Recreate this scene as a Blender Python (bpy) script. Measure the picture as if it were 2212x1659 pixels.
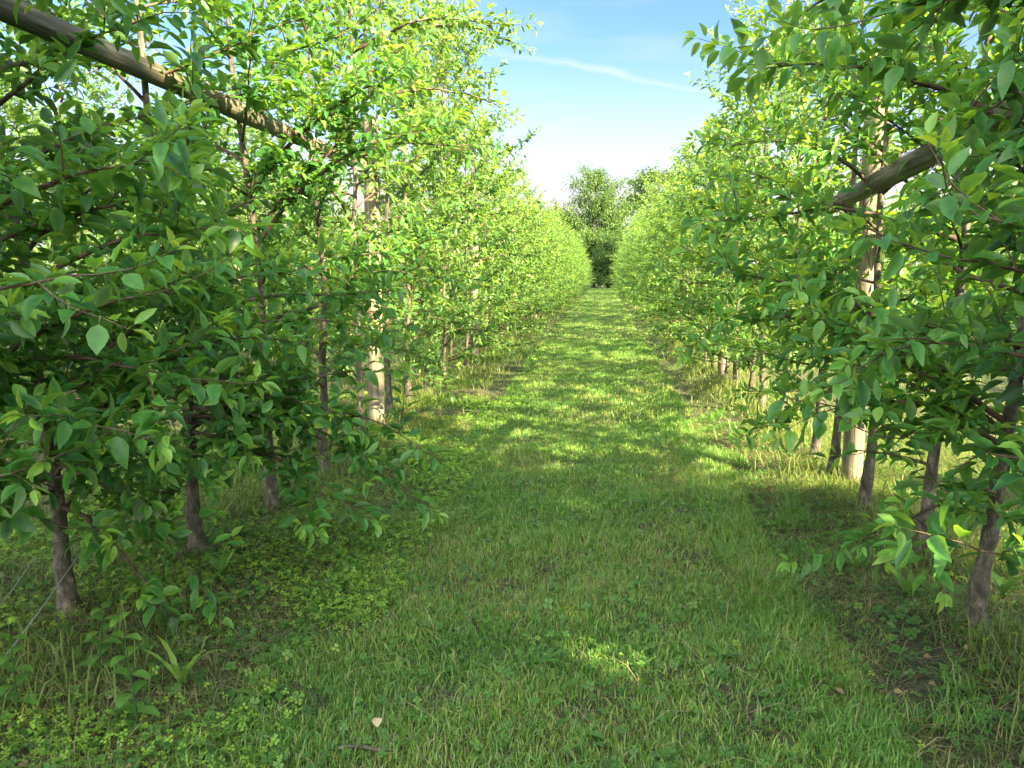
import bpy, math, random
import numpy as np
from mathutils import Vector, Matrix, Euler
R = math.radians
S = bpy.context.scene
for o in list(bpy.data.objects): bpy.data.objects.remove(o)

# ------------------------------------------------------------------ camera
CAMH = 1.55
cam_d = bpy.data.cameras.new("camera"); cam = bpy.data.objects.new("camera", cam_d)
S.collection.objects.link(cam); S.camera = cam
cam_d.sensor_width = 36; cam_d.lens = 27.0; cam_d.clip_end = 2000; cam_d.clip_start = 0.05
PITCH, YAW = 8.2, 6.75
cam.location = (0, 0, CAMH); cam.rotation_euler = (R(90 - PITCH), 0, R(YAW))
CM = Euler((R(90 - PITCH), 0, R(YAW))).to_matrix()
def ray(u, v): return (CM @ Vector((u - 1106, -(v - 829.5), -1661))).normalized()
def PY(u, v, Y):            # world point at forward distance Y seen at photo position u, v
    d = ray(u, v); t = Y / d.y; return Vector((d.x * t, Y, CAMH + d.z * t))
def PG(u, v):
    d = ray(u, v); t = -CAMH / d.z; return Vector((d.x * t, d.y * t, 0))

# ------------------------------------------------------------------ light
SUN_EL = 32.0
sh = Vector((0.78, -0.62, 0)).normalized()          # horizontal direction towards the sun: right, behind
sdir = Vector((sh.x * math.cos(R(SUN_EL)), sh.y * math.cos(R(SUN_EL)), math.sin(R(SUN_EL))))
sl = bpy.data.lights.new("sun", 'SUN'); sl.energy = 5.0; sl.angle = R(0.6); sl.color = (1.0, 0.79, 0.44)
so = bpy.data.objects.new("sun", sl); S.collection.objects.link(so)
so.rotation_euler = sdir.to_track_quat('Z', 'Y').to_euler(); so.location = (20, -15, 20)

w = bpy.data.worlds.new("World"); S.world = w; w.use_nodes = True
nt = w.node_tree; nt.nodes.clear()
N = nt.nodes.new; L = nt.links.new
out = N('ShaderNodeOutputWorld'); bg = N('ShaderNodeBackground'); sky = N('ShaderNodeTexSky')
sky.sky_type = 'NISHITA'; sky.sun_disc = False; sky.sun_elevation = R(SUN_EL)
sky.sun_rotation = math.atan2(sdir.x, sdir.y); sky.air_density = 1.0; sky.dust_density = 0.3; sky.ozone_density = 3.0
bg.inputs[1].default_value = 0.05
tc = N('ShaderNodeTexCoord')
def M_(op, a, b=None, clamp=False):
    n = N('ShaderNodeMath'); n.operation = op; n.use_clamp = clamp
    for i, x in enumerate((a, b)):
        if x is None: continue
        if isinstance(x, (int, float)): n.inputs[i].default_value = x
        else: L(x, n.inputs[i])
    return n.outputs[0]
# thin cirrus streaks and one long contrail, laid out by direction in the sky
sep = N('ShaderNodeSeparateXYZ'); L(tc.outputs['Generated'], sep.inputs[0])
mp = N('ShaderNodeMapping'); mp.inputs['Scale'].default_value = (1.6, 1.6, 9); mp.inputs['Rotation'].default_value = (0.1, 0.15, 0.3)
L(tc.outputs['Generated'], mp.inputs[0])
nz = N('ShaderNodeTexNoise'); nz.inputs['Scale'].default_value = 2.2; nz.inputs['Detail'].default_value = 7; nz.inputs['Roughness'].default_value = 0.55
L(mp.outputs[0], nz.inputs['Vector'])
cir = M_('MULTIPLY', M_('SUBTRACT', nz.outputs['Fac'], 0.46, True), 1.4, True)
d1, d2 = ray(1235, 140), ray(1600, 214); pn = d1.cross(d2).normalized(); mid = (d1 + d2).normalized()
vd = N('ShaderNodeVectorMath'); vd.operation = 'DOT_PRODUCT'; L(tc.outputs['Generated'], vd.inputs[0]); vd.inputs[1].default_value = pn
vm = N('ShaderNodeVectorMath'); vm.operation = 'DOT_PRODUCT'; L(tc.outputs['Generated'], vm.inputs[0]); vm.inputs[1].default_value = mid
nz2 = N('ShaderNodeTexNoise'); nz2.inputs['Scale'].default_value = 14; nz2.inputs['Detail'].default_value = 4; L(tc.outputs['Generated'], nz2.inputs['Vector'])
off = M_('ADD', vd.outputs['Value'], M_('MULTIPLY', M_('SUBTRACT', nz2.outputs['Fac'], 0.5), 0.02))
band = M_('SUBTRACT', 1.0, M_('DIVIDE', M_('ABSOLUTE', off), 0.008), True)
band = M_('MULTIPLY', band, M_('MULTIPLY', M_('SUBTRACT', vm.outputs['Value'], 0.96, True), 18.0, True))
band = M_('MULTIPLY', band, M_('ADD', M_('MULTIPLY', nz2.outputs['Fac'], 0.9), 0.15))
hz_ = M_('SUBTRACT', 0.275, sep.outputs['Z'], True)
hz_ = M_('MULTIPLY', hz_, 5.5, True)
hz_ = M_('POWER', hz_, 1.4)
fac = M_('ADD', M_('MULTIPLY', cir, 0.75), M_('MULTIPLY', band, 0.95), True)
fac = M_('MAXIMUM', fac, hz_)
mx = N('ShaderNodeMix'); mx.data_type = 'RGBA'; mx.blend_type = 'MIX'
deep = N('ShaderNodeMix'); deep.data_type = 'RGBA'; deep.blend_type = 'MULTIPLY'; deep.inputs[0].default_value = 1
L(sky.outputs[0], deep.inputs[6]); deep.inputs[7].default_value = (0.60, 0.70, 0.95, 1)
L(fac, mx.inputs[0]); L(deep.outputs[2], mx.inputs[6]); mx.inputs[7].default_value = (3.15, 3.05, 3.1, 1)
# bright cloud fill added to the unseen sky behind the camera, lifting the shade
rear_fill = M_('MULTIPLY', M_('ADD', M_('MULTIPLY', sep.outputs['Y'], -1.0), M_('SUBTRACT', nz.outputs['Fac'], 0.2)), 1.3, True)
mx2 = N('ShaderNodeMix'); mx2.data_type = 'RGBA'; L(M_('MULTIPLY', rear_fill, 0.85), mx2.inputs[0]); L(mx.outputs[2], mx2.inputs[6]); mx2.inputs[7].default_value = (17.5, 17.2, 16.0, 1)
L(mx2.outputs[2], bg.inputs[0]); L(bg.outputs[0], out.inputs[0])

S.view_settings.view_transform = 'Standard'; S.view_settings.look = 'None'
S.view_settings.exposure = 2.95; S.view_settings.gamma = 1
S.render.engine = 'CYCLES'
S.cycles.max_bounces = 8; S.cycles.transparent_max_bounces = 4; S.cycles.diffuse_bounces = 4; S.cycles.transmission_bounces = 5

# ------------------------------------------------------------------ mesh helpers
COL = S.collection
def mkmesh(name, V, tris=None, quads=None, attrs=None, smooth=True):
    V = np.asarray(V, dtype=np.float32).reshape(-1, 3)
    tris = np.zeros((0, 3), np.int32) if tris is None or len(tris) == 0 else np.asarray(tris, np.int32)
    quads = np.zeros((0, 4), np.int32) if quads is None or len(quads) == 0 else np.asarray(quads, np.int32)
    me = bpy.data.meshes.new(name)
    me.vertices.add(len(V)); me.vertices.foreach_set("co", V.ravel())
    nl = tris.size + quads.size; me.loops.add(nl)
    me.loops.foreach_set("vertex_index", np.concatenate([tris.ravel(), quads.ravel()]).astype(np.int32))
    nf = len(tris) + len(quads); me.polygons.add(nf)
    st = np.concatenate([np.arange(len(tris)) * 3, len(tris) * 3 + np.arange(len(quads)) * 4]).astype(np.int32)
    me.polygons.foreach_set("loop_start", st)
    me.polygons.foreach_set("use_smooth", np.full(nf, smooth, dtype=bool))
    me.update(calc_edges=True)
    for k, a in (attrs or {}).items():
        at = me.attributes.new(k, 'FLOAT', 'POINT'); at.data.foreach_set("value", np.asarray(a, np.float32))
    return me
def link(name, me, mat=None, parent=None):
    o = bpy.data.objects.new(name, me); COL.objects.link(o)
    if mat is not None and me is not None and not me.materials: me.materials.append(mat)
    if parent is not None: o.parent = parent
    return o
def tag(o, label=None, cat=None, group=None, kind=None):
    if label: o['label'] = label
    if cat: o['category'] = cat
    if group: o['group'] = group
    if kind: o['kind'] = kind
    return o
class Tubes:
    def __init__(s): s.V = []; s.Q = []; s.T = []; s.n = 0
    def add(s, P, rad, sides=5, cap=True, bump=0, rng=None):
        P = np.asarray(P, float); rad = np.asarray(rad, float); n = len(P)
        T = np.gradient(P, axis=0); T /= np.linalg.norm(T, axis=1)[:, None] + 1e-9
        ref = np.array([0, 0, 1.0]) if abs(T[0, 2]) < 0.8 else np.array([1.0, 0, 0])
        u = np.cross(T, ref); u /= np.linalg.norm(u, axis=1)[:, None] + 1e-9
        v = np.cross(T, u)
        a = np.arange(sides) * 2 * math.pi / sides
        rr = rad[:, None] * np.ones(sides)[None]
        if bump and rng is not None: rr = rr * (1 + bump * rng.standard_normal(rr.shape))
        V = P[:, None] + rr[..., None] * (np.cos(a)[None, :, None] * u[:, None] + np.sin(a)[None, :, None] * v[:, None])
        V = V.reshape(-1, 3); i = np.arange(n - 1)[:, None] * sides; j = np.arange(sides)[None]; k = (j + 1) % sides
        q = np.stack([i + j, i + k, i + sides + k, i + sides + j], -1).reshape(-1, 4)
        s.V.append(V); s.Q.append(q + s.n)
        m = len(V)
        if cap:
            s.V.append(P[[0, -1]]); jj = np.arange(sides); kk = (jj + 1) % sides
            s.T.append(np.stack([np.full(sides, m), kk, jj], -1) + s.n)
            s.T.append(np.stack([np.full(sides, m + 1), (n - 1) * sides + jj, (n - 1) * sides + kk], -1) + s.n); m += 2
        s.n += m
    def mesh(s, name):
        return mkmesh(name, np.concatenate(s.V), np.concatenate(s.T) if s.T else None, np.concatenate(s.Q))

# ------------------------------------------------------------------ materials
def new_mat(name):
    m = bpy.data.materials.new(name); m.use_nodes = True; t = m.node_tree; t.nodes.clear()
    o = t.nodes.new('ShaderNodeOutputMaterial'); return m, t, o
def ramp(t, stops):
    r = t.nodes.new('ShaderNodeValToRGB'); e = r.color_ramp.elements
    while len(e) < len(stops): e.new(0.5)
    for x, (p, c) in zip(e, stops): x.position = p; x.color = (*c, 1)
    return r
def leaf_mat(name, stops, under, rough=0.42, trans=0.4, tgain=(1.9, 1.6, 0.7), spec=0.5):
    m, t, o = new_mat(name); Nn = t.nodes.new; Ll = t.links.new
    at = Nn('ShaderNodeAttribute'); at.attribute_name = 'tint'
    oi = Nn('ShaderNodeObjectInfo')
    ad = Nn('ShaderNodeMath'); ad.operation = 'MULTIPLY_ADD'; Ll(oi.outputs['Random'], ad.inputs[0]); ad.inputs[1].default_value = 0.16; Ll(at.outputs['Fac'], ad.inputs[2])
    sb = Nn('ShaderNodeMath'); sb.operation = 'SUBTRACT'; Ll(ad.outputs[0], sb.inputs[0]); sb.inputs[1].default_value = 0.08
    tcl = Nn('ShaderNodeTexCoord'); nl = Nn('ShaderNodeTexNoise'); nl.inputs['Scale'].default_value = 45; nl.inputs['Detail'].default_value = 4; Ll(tcl.outputs['Object'], nl.inputs[0])
    ns = Nn('ShaderNodeMath'); ns.operation = 'MULTIPLY_ADD'; Ll(nl.outputs[0], ns.inputs[0]); ns.inputs[1].default_value = 0.5; ns.inputs[2].default_value = -0.25
    sb2 = Nn('ShaderNodeMath'); Ll(sb.outputs[0], sb2.inputs[0]); Ll(ns.outputs[0], sb2.inputs[1])
    rp = ramp(t, stops); Ll(sb2.outputs[0], rp.inputs[0])
    ge = Nn('ShaderNodeNewGeometry')
    mu = Nn('ShaderNodeMix'); mu.data_type = 'RGBA'; mu.blend_type = 'MIX'
    fb = Nn('ShaderNodeMath'); fb.operation = 'MULTIPLY'; Ll(ge.outputs['Backfacing'], fb.inputs[0]); fb.inputs[1].default_value = 0.6
    Ll(fb.outputs[0], mu.inputs[0]); Ll(rp.outputs[0], mu.inputs[6]); mu.inputs[7].default_value = (*under, 1)
    p = Nn('ShaderNodeBsdfPrincipled'); Ll(mu.outputs[2], p.inputs['Base Color']); p.inputs['Roughness'].default_value = rough
    p.inputs['Specular IOR Level'].default_value = spec
    tr = Nn('ShaderNodeBsdfTranslucent')
    tg = Nn('ShaderNodeMix'); tg.data_type = 'RGBA'; tg.blend_type = 'MULTIPLY'; tg.inputs[0].default_value = 1
    Ll(rp.outputs[0], tg.inputs[6]); tg.inputs[7].default_value = (*tgain, 1); Ll(tg.outputs[2], tr.inputs[0])
    ms = Nn('ShaderNodeMixShader'); ms.inputs[0].default_value = trans
    Ll(p.outputs[0], ms.inputs[1]); Ll(tr.outputs[0], ms.inputs[2]); Ll(ms.outputs[0], o.inputs[0])
    return m
def wood_mat(name, c1, c2, c3, scale=(30, 30, 4), bump=0.6, rough=0.85, patch=6):
    m, t, o = new_mat(name); Nn = t.nodes.new; Ll = t.links.new
    tc = Nn('ShaderNodeTexCoord'); mp = Nn('ShaderNodeMapping'); mp.inputs['Scale'].default_value = scale; Ll(tc.outputs['Object'], mp.inputs[0])
    n1 = Nn('ShaderNodeTexNoise'); n1.inputs['Scale'].default_value = 1; n1.inputs['Detail'].default_value = 8; n1.inputs['Roughness'].default_value = 0.65; Ll(mp.outputs[0], n1.inputs[0])
    n2 = Nn('ShaderNodeTexNoise'); n2.inputs['Scale'].default_value = patch; n2.inputs['Detail'].default_value = 5; Ll(tc.outputs['Object'], n2.inputs[0])
    r1 = ramp(t, [(0.33, c1), (0.5, c2), (0.68, c3)]); Ll(n1.outputs[0], r1.inputs[0])
    r2 = ramp(t, [(0.35, (0.55, 0.52, 0.5)), (0.65, (1.15, 1.1, 1.05))]); Ll(n2.outputs[0], r2.inputs[0])
    mx = Nn('ShaderNodeMix'); mx.data_type = 'RGBA'; mx.blend_type = 'MULTIPLY'; mx.inputs[0].default_value = 0.8; Ll(r1.outputs[0], mx.inputs[6]); Ll(r2.outputs[0], mx.inputs[7])
    p = Nn('ShaderNodeBsdfPrincipled'); Ll(mx.outputs[2], p.inputs['Base Color']); p.inputs['Roughness'].default_value = rough
    b = Nn('ShaderNodeBump'); b.inputs['Strength'].default_value = bump; b.inputs['Distance'].default_value = 0.01; Ll(n1.outputs[0], b.inputs['Height']); Ll(b.outputs[0], p.inputs['Normal'])
    Ll(p.outputs[0], o.inputs[0]); return m
APPLE = [(0.0, (0.026, 0.10, 0.034)), (0.45, (0.075, 0.245, 0.052)), (0.8, (0.18, 0.37, 0.06)), (1.0, (0.23, 0.42, 0.09))]
M_leaf = leaf_mat('apple_leaf', APPLE, (0.12, 0.19, 0.09), 0.38, 0.45, (2.75, 1.8, 0.6))
M_sunlit = leaf_mat('sunlit_apple_leaf', [(0.0, (0.032, 0.105, 0.036)), (0.45, (0.098, 0.238, 0.055)), (0.8, (0.205, 0.37, 0.085)), (1.0, (0.27, 0.44, 0.12))], (0.15, 0.22, 0.10), 0.42, 0.44, (2.35, 1.75, 0.75))  # yellower apple leaf copy for mid and far trees, sunlight put into its colour
M_far = leaf_mat('far_leaf', [(0, (0.025, 0.08, 0.022)), (0.5, (0.075, 0.16, 0.035)), (1, (0.18, 0.26, 0.055))], (0.07, 0.15, 0.05), 0.6, 0.35)
M_grass = leaf_mat('grass_blade', [(0.0, (0.035, 0.13, 0.020)), (0.45, (0.125, 0.345, 0.040)), (0.8, (0.38, 0.46, 0.11)), (0.93, (0.25, 0.25, 0.11)), (1.0, (0.42, 0.36, 0.22))], (0.08, 0.16, 0.04), 0.42, 0.27, (1.6, 1.5, 0.7))
M_rough = leaf_mat('rough_grass_blade', [(0.0, (0.12, 0.20, 0.035)), (0.45, (0.24, 0.31, 0.07)), (0.7, (0.3, 0.32, 0.12)), (1.0, (0.42, 0.36, 0.22))], (0.12, 0.16, 0.06), 0.6, 0.3, (1.4, 1.3, 0.8))
M_clover = leaf_mat('clover_leaf', [(0, (0.12, 0.26, 0.035)), (0.6, (0.23, 0.40, 0.05)), (1, (0.22, 0.36, 0.05))], (0.13, 0.23, 0.08), 0.5, 0.4, (1.6, 1.5, 0.7))
M_weed = leaf_mat('weed_leaf', [(0, (0.045, 0.13, 0.03)), (0.6, (0.09, 0.22, 0.04)), (1, (0.2, 0.33, 0.06))], (0.12, 0.2, 0.08), 0.5, 0.4)
M_dead = leaf_mat('dead_leaf', [(0, (0.08, 0.055, 0.035)), (0.5, (0.24, 0.18, 0.1)), (1, (0.5, 0.42, 0.26))], (0.3, 0.22, 0.14), 0.8, 0.1, (1, 1, 1))
M_bark = wood_mat('apple_bark', (0.030, 0.028, 0.024), (0.085, 0.080, 0.068), (0.24, 0.225, 0.19), (34, 34, 16), 1.0, 0.8, 7)
M_twig = wood_mat('apple_twig', (0.035, 0.022, 0.018), (0.085, 0.055, 0.042), (0.17, 0.13, 0.10), (20, 20, 20), 0.3, 0.7, 9)
M_post = wood_mat('weathered_post_wood', (0.08, 0.072, 0.06), (0.20, 0.185, 0.155), (0.33, 0.31, 0.27), (45, 45, 2.2), 0.7, 0.85, 3)
M_log = wood_mat('weathered_rail_wood', (0.045, 0.045, 0.035), (0.125, 0.122, 0.095), (0.26, 0.25, 0.21), (45, 2.2, 45), 0.7, 0.85, 3)
m_, t_, o_ = new_mat('galvanised_wire'); M_wire = m_
p_ = t_.nodes.new('ShaderNodeBsdfPrincipled'); p_.inputs['Base Color'].default_value = (0.42, 0.43, 0.42, 1); p_.inputs['Metallic'].default_value = 0.6; p_.inputs['Roughness'].default_value = 0.5; t_.links.new(p_.outputs[0], o_.inputs[0])
m_, t_, o_ = new_mat('dark_wire'); M_band = m_
p_ = t_.nodes.new('ShaderNodeBsdfPrincipled'); p_.inputs['Base Color'].default_value = (0.03, 0.03, 0.03, 1); p_.inputs['Roughness'].default_value = 0.6; t_.links.new(p_.outputs[0], o_.inputs[0])

XL, XR = -2.2, 1.72
# ------------------------------------------------------------------ ground
def gh(x, y):
    x = np.asarray(x, float); y = np.asarray(y, float)
    h = 0.018 * np.sin(1.3 * x + 0.7 * y) + 0.014 * np.sin(2.9 * y - 1.1 * x + 1) + 0.010 * np.sin(5.1 * x + 3.3 * y + 2) + 0.008 * np.sin(7.7 * y - 4.1 * x)
    h += 0.035 * (np.exp(-((x - XL) / 0.5) ** 2) + np.exp(-((x - XR) / 0.5) ** 2)) - 0.03 * np.exp(-((x - 1.05) / 0.15) ** 2)
    return h * np.exp(-(np.maximum(np.hypot(x, y) - 30, 0) / 20) ** 2)
def vnoise(x, y, s, seed):      # smooth value noise for clumping
    r = np.random.default_rng(seed); G = r.random((64, 64))
    X = np.asarray(x) / s; Y = np.asarray(y) / s; i = np.floor(X).astype(int); j = np.floor(Y).astype(int); f = X - i; g = Y - j
    f = f * f * (3 - 2 * f); g = g * g * (3 - 2 * g)
    a = G[i % 64, j % 64]; b = G[(i + 1) % 64, j % 64]; c = G[i % 64, (j + 1) % 64]; d = G[(i + 1) % 64, (j + 1) % 64]
    return (a * (1 - f) + b * f) * (1 - g) + (c * (1 - f) + d * f) * g
xs = np.unique(np.concatenate([np.linspace(-600, -12, 22), np.linspace(-12, 10, 150), np.linspace(10, 600, 22)]))
ys = np.unique(np.concatenate([np.linspace(-200, -4, 12), np.linspace(-4, 25, 200), np.linspace(25, 120, 60), np.linspace(120, 1200, 14)]))
X, Y = np.meshgrid(xs, ys, indexing='ij'); Z = gh(X, Y)
idx = np.arange(X.size).reshape(X.shape)
q = np.stack([idx[:-1, :-1], idx[1:, :-1], idx[1:, 1:], idx[:-1, 1:]], -1).reshape(-1, 4)
gm = mkmesh('ground', np.stack([X, Y, Z], -1), None, q)
m, t, o = new_mat('soil_and_thatch'); Nn = t.nodes.new; Ll = t.links.new
tcg = Nn('ShaderNodeTexCoord')
a1 = Nn('ShaderNodeTexNoise'); a1.inputs['Scale'].default_value = 0.9; a1.inputs['Detail'].default_value = 6; Ll(tcg.outputs['Object'], a1.inputs[0])
a2 = Nn('ShaderNodeTexNoise'); a2.inputs['Scale'].default_value = 60; a2.inputs['Detail'].default_value = 8; a2.inputs['Roughness'].default_value = 0.7; Ll(tcg.outputs['Object'], a2.inputs[0])
s1 = ramp(t, [(0.3, (0.02, 0.016, 0.012)), (0.55, (0.085, 0.068, 0.048)), (0.78, (0.27, 0.22, 0.155))]); Ll(a2.outputs[0], s1.inputs[0])
s2 = ramp(t, [(0.3, (0.015, 0.03, 0.008)), (0.6, (0.05, 0.09, 0.02)), (0.8, (0.13, 0.17, 0.05))]); Ll(a2.outputs[0], s2.inputs[0])
sx = Nn('ShaderNodeSeparateXYZ'); Ll(tcg.outputs['Object'], sx.inputs[0])
def gmath(op, a, b, cl=False):
    n = Nn('ShaderNodeMath'); n.operation = op; n.use_clamp = cl
    for i, x in enumerate((a, b)):
        if isinstance(x, (int, float)): n.inputs[i].default_value = x
        else: Ll(x, n.inputs[i])
    return n.outputs[0]
far = gmath('MULTIPLY', gmath('SUBTRACT', sx.outputs['Y'], 6.0, True) if False else gmath('SUBTRACT', sx.outputs['Y'], 6.0), 0.07, True)
gf = gmath('ADD', gmath('MULTIPLY', gmath('SUBTRACT', a1.outputs[0], 0.40), 3.0, True), far, True)
mg = Nn('ShaderNodeMix'); mg.data_type = 'RGBA'; Ll(gf, mg.inputs[0]); Ll(s1.outputs[0], mg.inputs[6]); Ll(s2.outputs[0], mg.inputs[7])
pg = Nn('ShaderNodeBsdfPrincipled'); pg.inputs['Roughness'].default_value = 0.95; Ll(mg.outputs[2], pg.inputs['Base Color'])
bb = Nn('ShaderNodeBump'); bb.inputs['Strength'].default_value = 1; bb.inputs['Distance'].default_value = 0.03; Ll(a2.outputs[0], bb.inputs['Height']); Ll(bb.outputs[0], pg.inputs['Normal'])
Ll(pg.outputs[0], o.inputs[0])
tag(link('ground', gm, m), kind='structure')

# ------------------------------------------------------------------ grass and ground cover (uncountable)
def blades(name, mat, P, hgt, wid, lean, seed, tint, label, cat, curl=0.5):
    r = np.random.default_rng(seed); n = len(P)
    z = gh(P[:, 0], P[:, 1]); a = r.random(n) * 2 * math.pi; dl = np.stack([np.cos(a), np.sin(a)], -1)
    b = a + r.uniform(0.6, 2.5, n); sd = np.stack([np.cos(b), np.sin(b)], -1) * wid[:, None] * 0.5
    B = np.stack([P[:, 0], P[:, 1], z - 0.004], -1)
    ml = np.zeros((n, 3)); ml[:, :2] = dl * (lean * hgt * (0.5 - 0.25 * curl))[:, None]; ml[:, 2] = hgt * 0.58 * np.cos(lean * 0.5)
    tp = np.zeros((n, 3)); tp[:, :2] = dl * (lean * hgt)[:, None]; tp[:, 2] = hgt * np.maximum(1 - 0.45 * lean, 0.12)
    s3 = np.zeros((n, 3)); s3[:, :2] = sd
    V = np.stack([B - s3, B + s3, B + ml + s3 * 0.8, B + ml - s3 * 0.8, B + tp], 1).reshape(-1, 3)
    i = np.arange(n)[:, None] * 5
    Q = i + np.array([[0, 1, 2, 3]]); T = i + np.array([[3, 2, 4]])
    me = mkmesh(name, V, T, Q, {'tint': np.repeat(tint, 5)})
    return tag(link(name, me, mat), label, cat, kind='stuff')
def scatter(rng, n, x0, x1, y0, y1): return np.stack([rng.uniform(x0, x1, n), rng.uniform(y0, y1, n)], -1)
def inview(P, m=0.5):
    x = P[:, 0] * math.cos(R(YAW)) + P[:, 1] * math.sin(R(YAW)); y = -P[:, 0] * math.sin(R(YAW)) + P[:, 1] * math.cos(R(YAW))
    return (np.abs(x) < y * 0.70 + m)
rng = np.random.default_rng(5)
def lane_edge(y, side, s): return s + 0.12 * (vnoise(y, y * 0, 0.7, 9 + side) - 0.5) + 0.1 * (vnoise(y, y * 0, 2.1, 19 + side) - 0.5)
def lane(P): return (P[:, 0] > lane_edge(P[:, 1], 0, -1.35)) & (P[:, 0] < lane_edge(P[:, 1], 1, 1.0))
parts = []
for n, y0, y1, k in ((120000, 1.6, 4.0, 1.0), (130000, 4.0, 8.0, 1.2), (110000, 8.0, 18.0, 1.7), (70000, 18.0, 45, 2.8), (30000, 45, 82, 4.5)):
    P = scatter(rng, n, -1.5, 1.2, y0, y1); P = P[lane(P) & inview(P)]
    parts.append((P, np.full(len(P), k)))
P = np.concatenate([a for a, b in parts]); K = np.concatenate([b for a, b in parts])
den = vnoise(P[:, 0], P[:, 1], 0.28, 3) * 0.6 + vnoise(P[:, 0], P[:, 1], 0.09, 4) * 0.4
keep = den + rng.random(len(P)) * 0.45 > 0.46; P, K, den = P[keep], K[keep], den[keep]
n = len(P); r1 = rng.random(n)
hg = (0.022 + 0.042 * r1 ** 2.4) * (0.6 + 0.8 * den) * np.minimum(K, 1.5) ** 0.4 * (1 + 0.5 * (P[:, 0] > 0.7))
tint = np.clip(vnoise(P[:, 0], P[:, 1], 0.5, 7) * 0.5 + rng.normal(0.17, 0.24, n) + 0.5 * (rng.random(n) < 0.06), 0, 1)
blades('lane_grass', M_grass, P, hg, 0.0036 * K * (0.7 + 0.7 * rng.random(n)), rng.uniform(0.1, 1.0, n), 11, tint, 'short mown green grass of the lane between the two rows', 'grass')
P = scatter(rng, 9000, -1.4, 1.1, 1.8, 9); P = P[lane(P) & (vnoise(P[:, 0], P[:, 1], 0.35, 41) > 0.5)]; n = len(P)
blades('grass_tufts', M_grass, P, 0.05 + 0.05 * rng.random(n), 0.0045 + 0.003 * rng.random(n), rng.uniform(0.3, 1.5, n), 16, np.clip(rng.choice([0.12, 0.35, 0.72, 0.86], n, p=[.35, .3, .25, .1]) + rng.normal(0, 0.06, n), 0, 1), 'coarser blades and flattened tufts scattered through the lane', 'grass')
# rough strips under the trees and the neighbouring lanes
parts = []
for n, x0, x1, y0, y1, k in ((100000, -4.2, -1.2, 1.8, 8, 1.0), (90000, 0.9, 3.6, 1.6, 8, 1.0), (40000, -9, -1.2, 8, 20, 1.8), (34000, 0.9, 7.5, 8, 20, 1.8), (30000, -9, -3.4, 2, 9, 1.5), (24000, 2.8, 8, 2, 9, 1.5), (40000, -12, 12, 20, 60, 4)):
    P = scatter(rng, n, x0, x1, y0, y1); P = P[~lane(P) & inview(P)]; parts.append((P, np.full(len(P), k)))
P = np.concatenate([a for a, b in parts]); K = np.concatenate([b for a, b in parts])
bare = vnoise(P[:, 0], P[:, 1], 0.45, 31) * 0.7 + vnoise(P[:, 0], P[:, 1], 0.13, 32) * 0.3
strip = np.exp(-((P[:, 0] - 1.28) / 0.25) ** 2) * 0.42 * (vnoise(P[:, 1], P[:, 0], 0.6, 88) * 0.8 + 0.5)
keep = bare + rng.random(len(P)) * 0.45 > 0.36 + strip; P, K, bare = P[keep], K[keep], bare[keep]; n = len(P)
hg = (0.04 + np.where(P[:, 0] > 1.5, 0.12, 0.07) * rng.random(n) ** 2.2) * (0.7 + 0.5 * bare)
tint = np.clip(rng.beta(1.3, 2.6, n) + 0.25 * (P[:, 0] > 1.6) * (P[:, 1] < 4.2) - 0.12 * (np.abs(P[:, 0]) > 3), 0, 1)
blades('rough_grass', M_rough, P, hg, 0.0026 * K * (0.7 + 0.6 * rng.random(n)), rng.uniform(0.3, 1.7, n), 12, tint, 'taller rough grass and thin dry stems under the tree rows', 'grass')
# taller weedy fringe along the feet of the rows
parts = []
for x0, wd in ((XL, 0.55), (XR + 0.1, 0.5)):
    for n, y0, y1, k in ((5000, 2.2, 7, 1), (12000, 7, 20, 1.5), (9000, 20, 50, 3)):
        Q_ = scatter(rng, n, -1, 1, y0, y1); Q_[:, 0] = x0 + rng.normal(0, wd * 0.6, n); parts.append((Q_, np.full(n, k)))
P = np.concatenate([a for a, b in parts]); K = np.concatenate([b for a, b in parts])
k_ = (vnoise(P[:, 0], P[:, 1], 0.6, 91) > 0.42) & ~lane(P) & inview(P); P, K = P[k_], K[k_]; n = len(P)
blades('tall_weeds', M_rough, P, 0.09 + 0.17 * rng.random(n) ** 1.8, 0.0055 * K * (0.6 + 0.8 * rng.random(n)), rng.uniform(0.2, 1.3, n), 15, np.clip(rng.beta(1.2, 5.0, n), 0, 1), 'knee-high green weeds and seeding grass around the feet of the trees', 'weeds')
# green tufts spilling over the right lane edge
P = scatter(rng, 16000, 0.65, 1.35, 1.6, 9); f = vnoise(P[:, 0], P[:, 1], 0.22, 77); P = P[(f > 0.55)]; n = len(P)
blades('edge_grass', M_grass, P, 0.07 + 0.06 * rng.random(n), 0.0032 + 0.0015 * rng.random(n), rng.uniform(0.3, 1.4, n), 13, np.clip(rng.normal(0.35, 0.15, n), 0, 1), 'longer bright green grass tufts along the right edge of the lane', 'grass')

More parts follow.
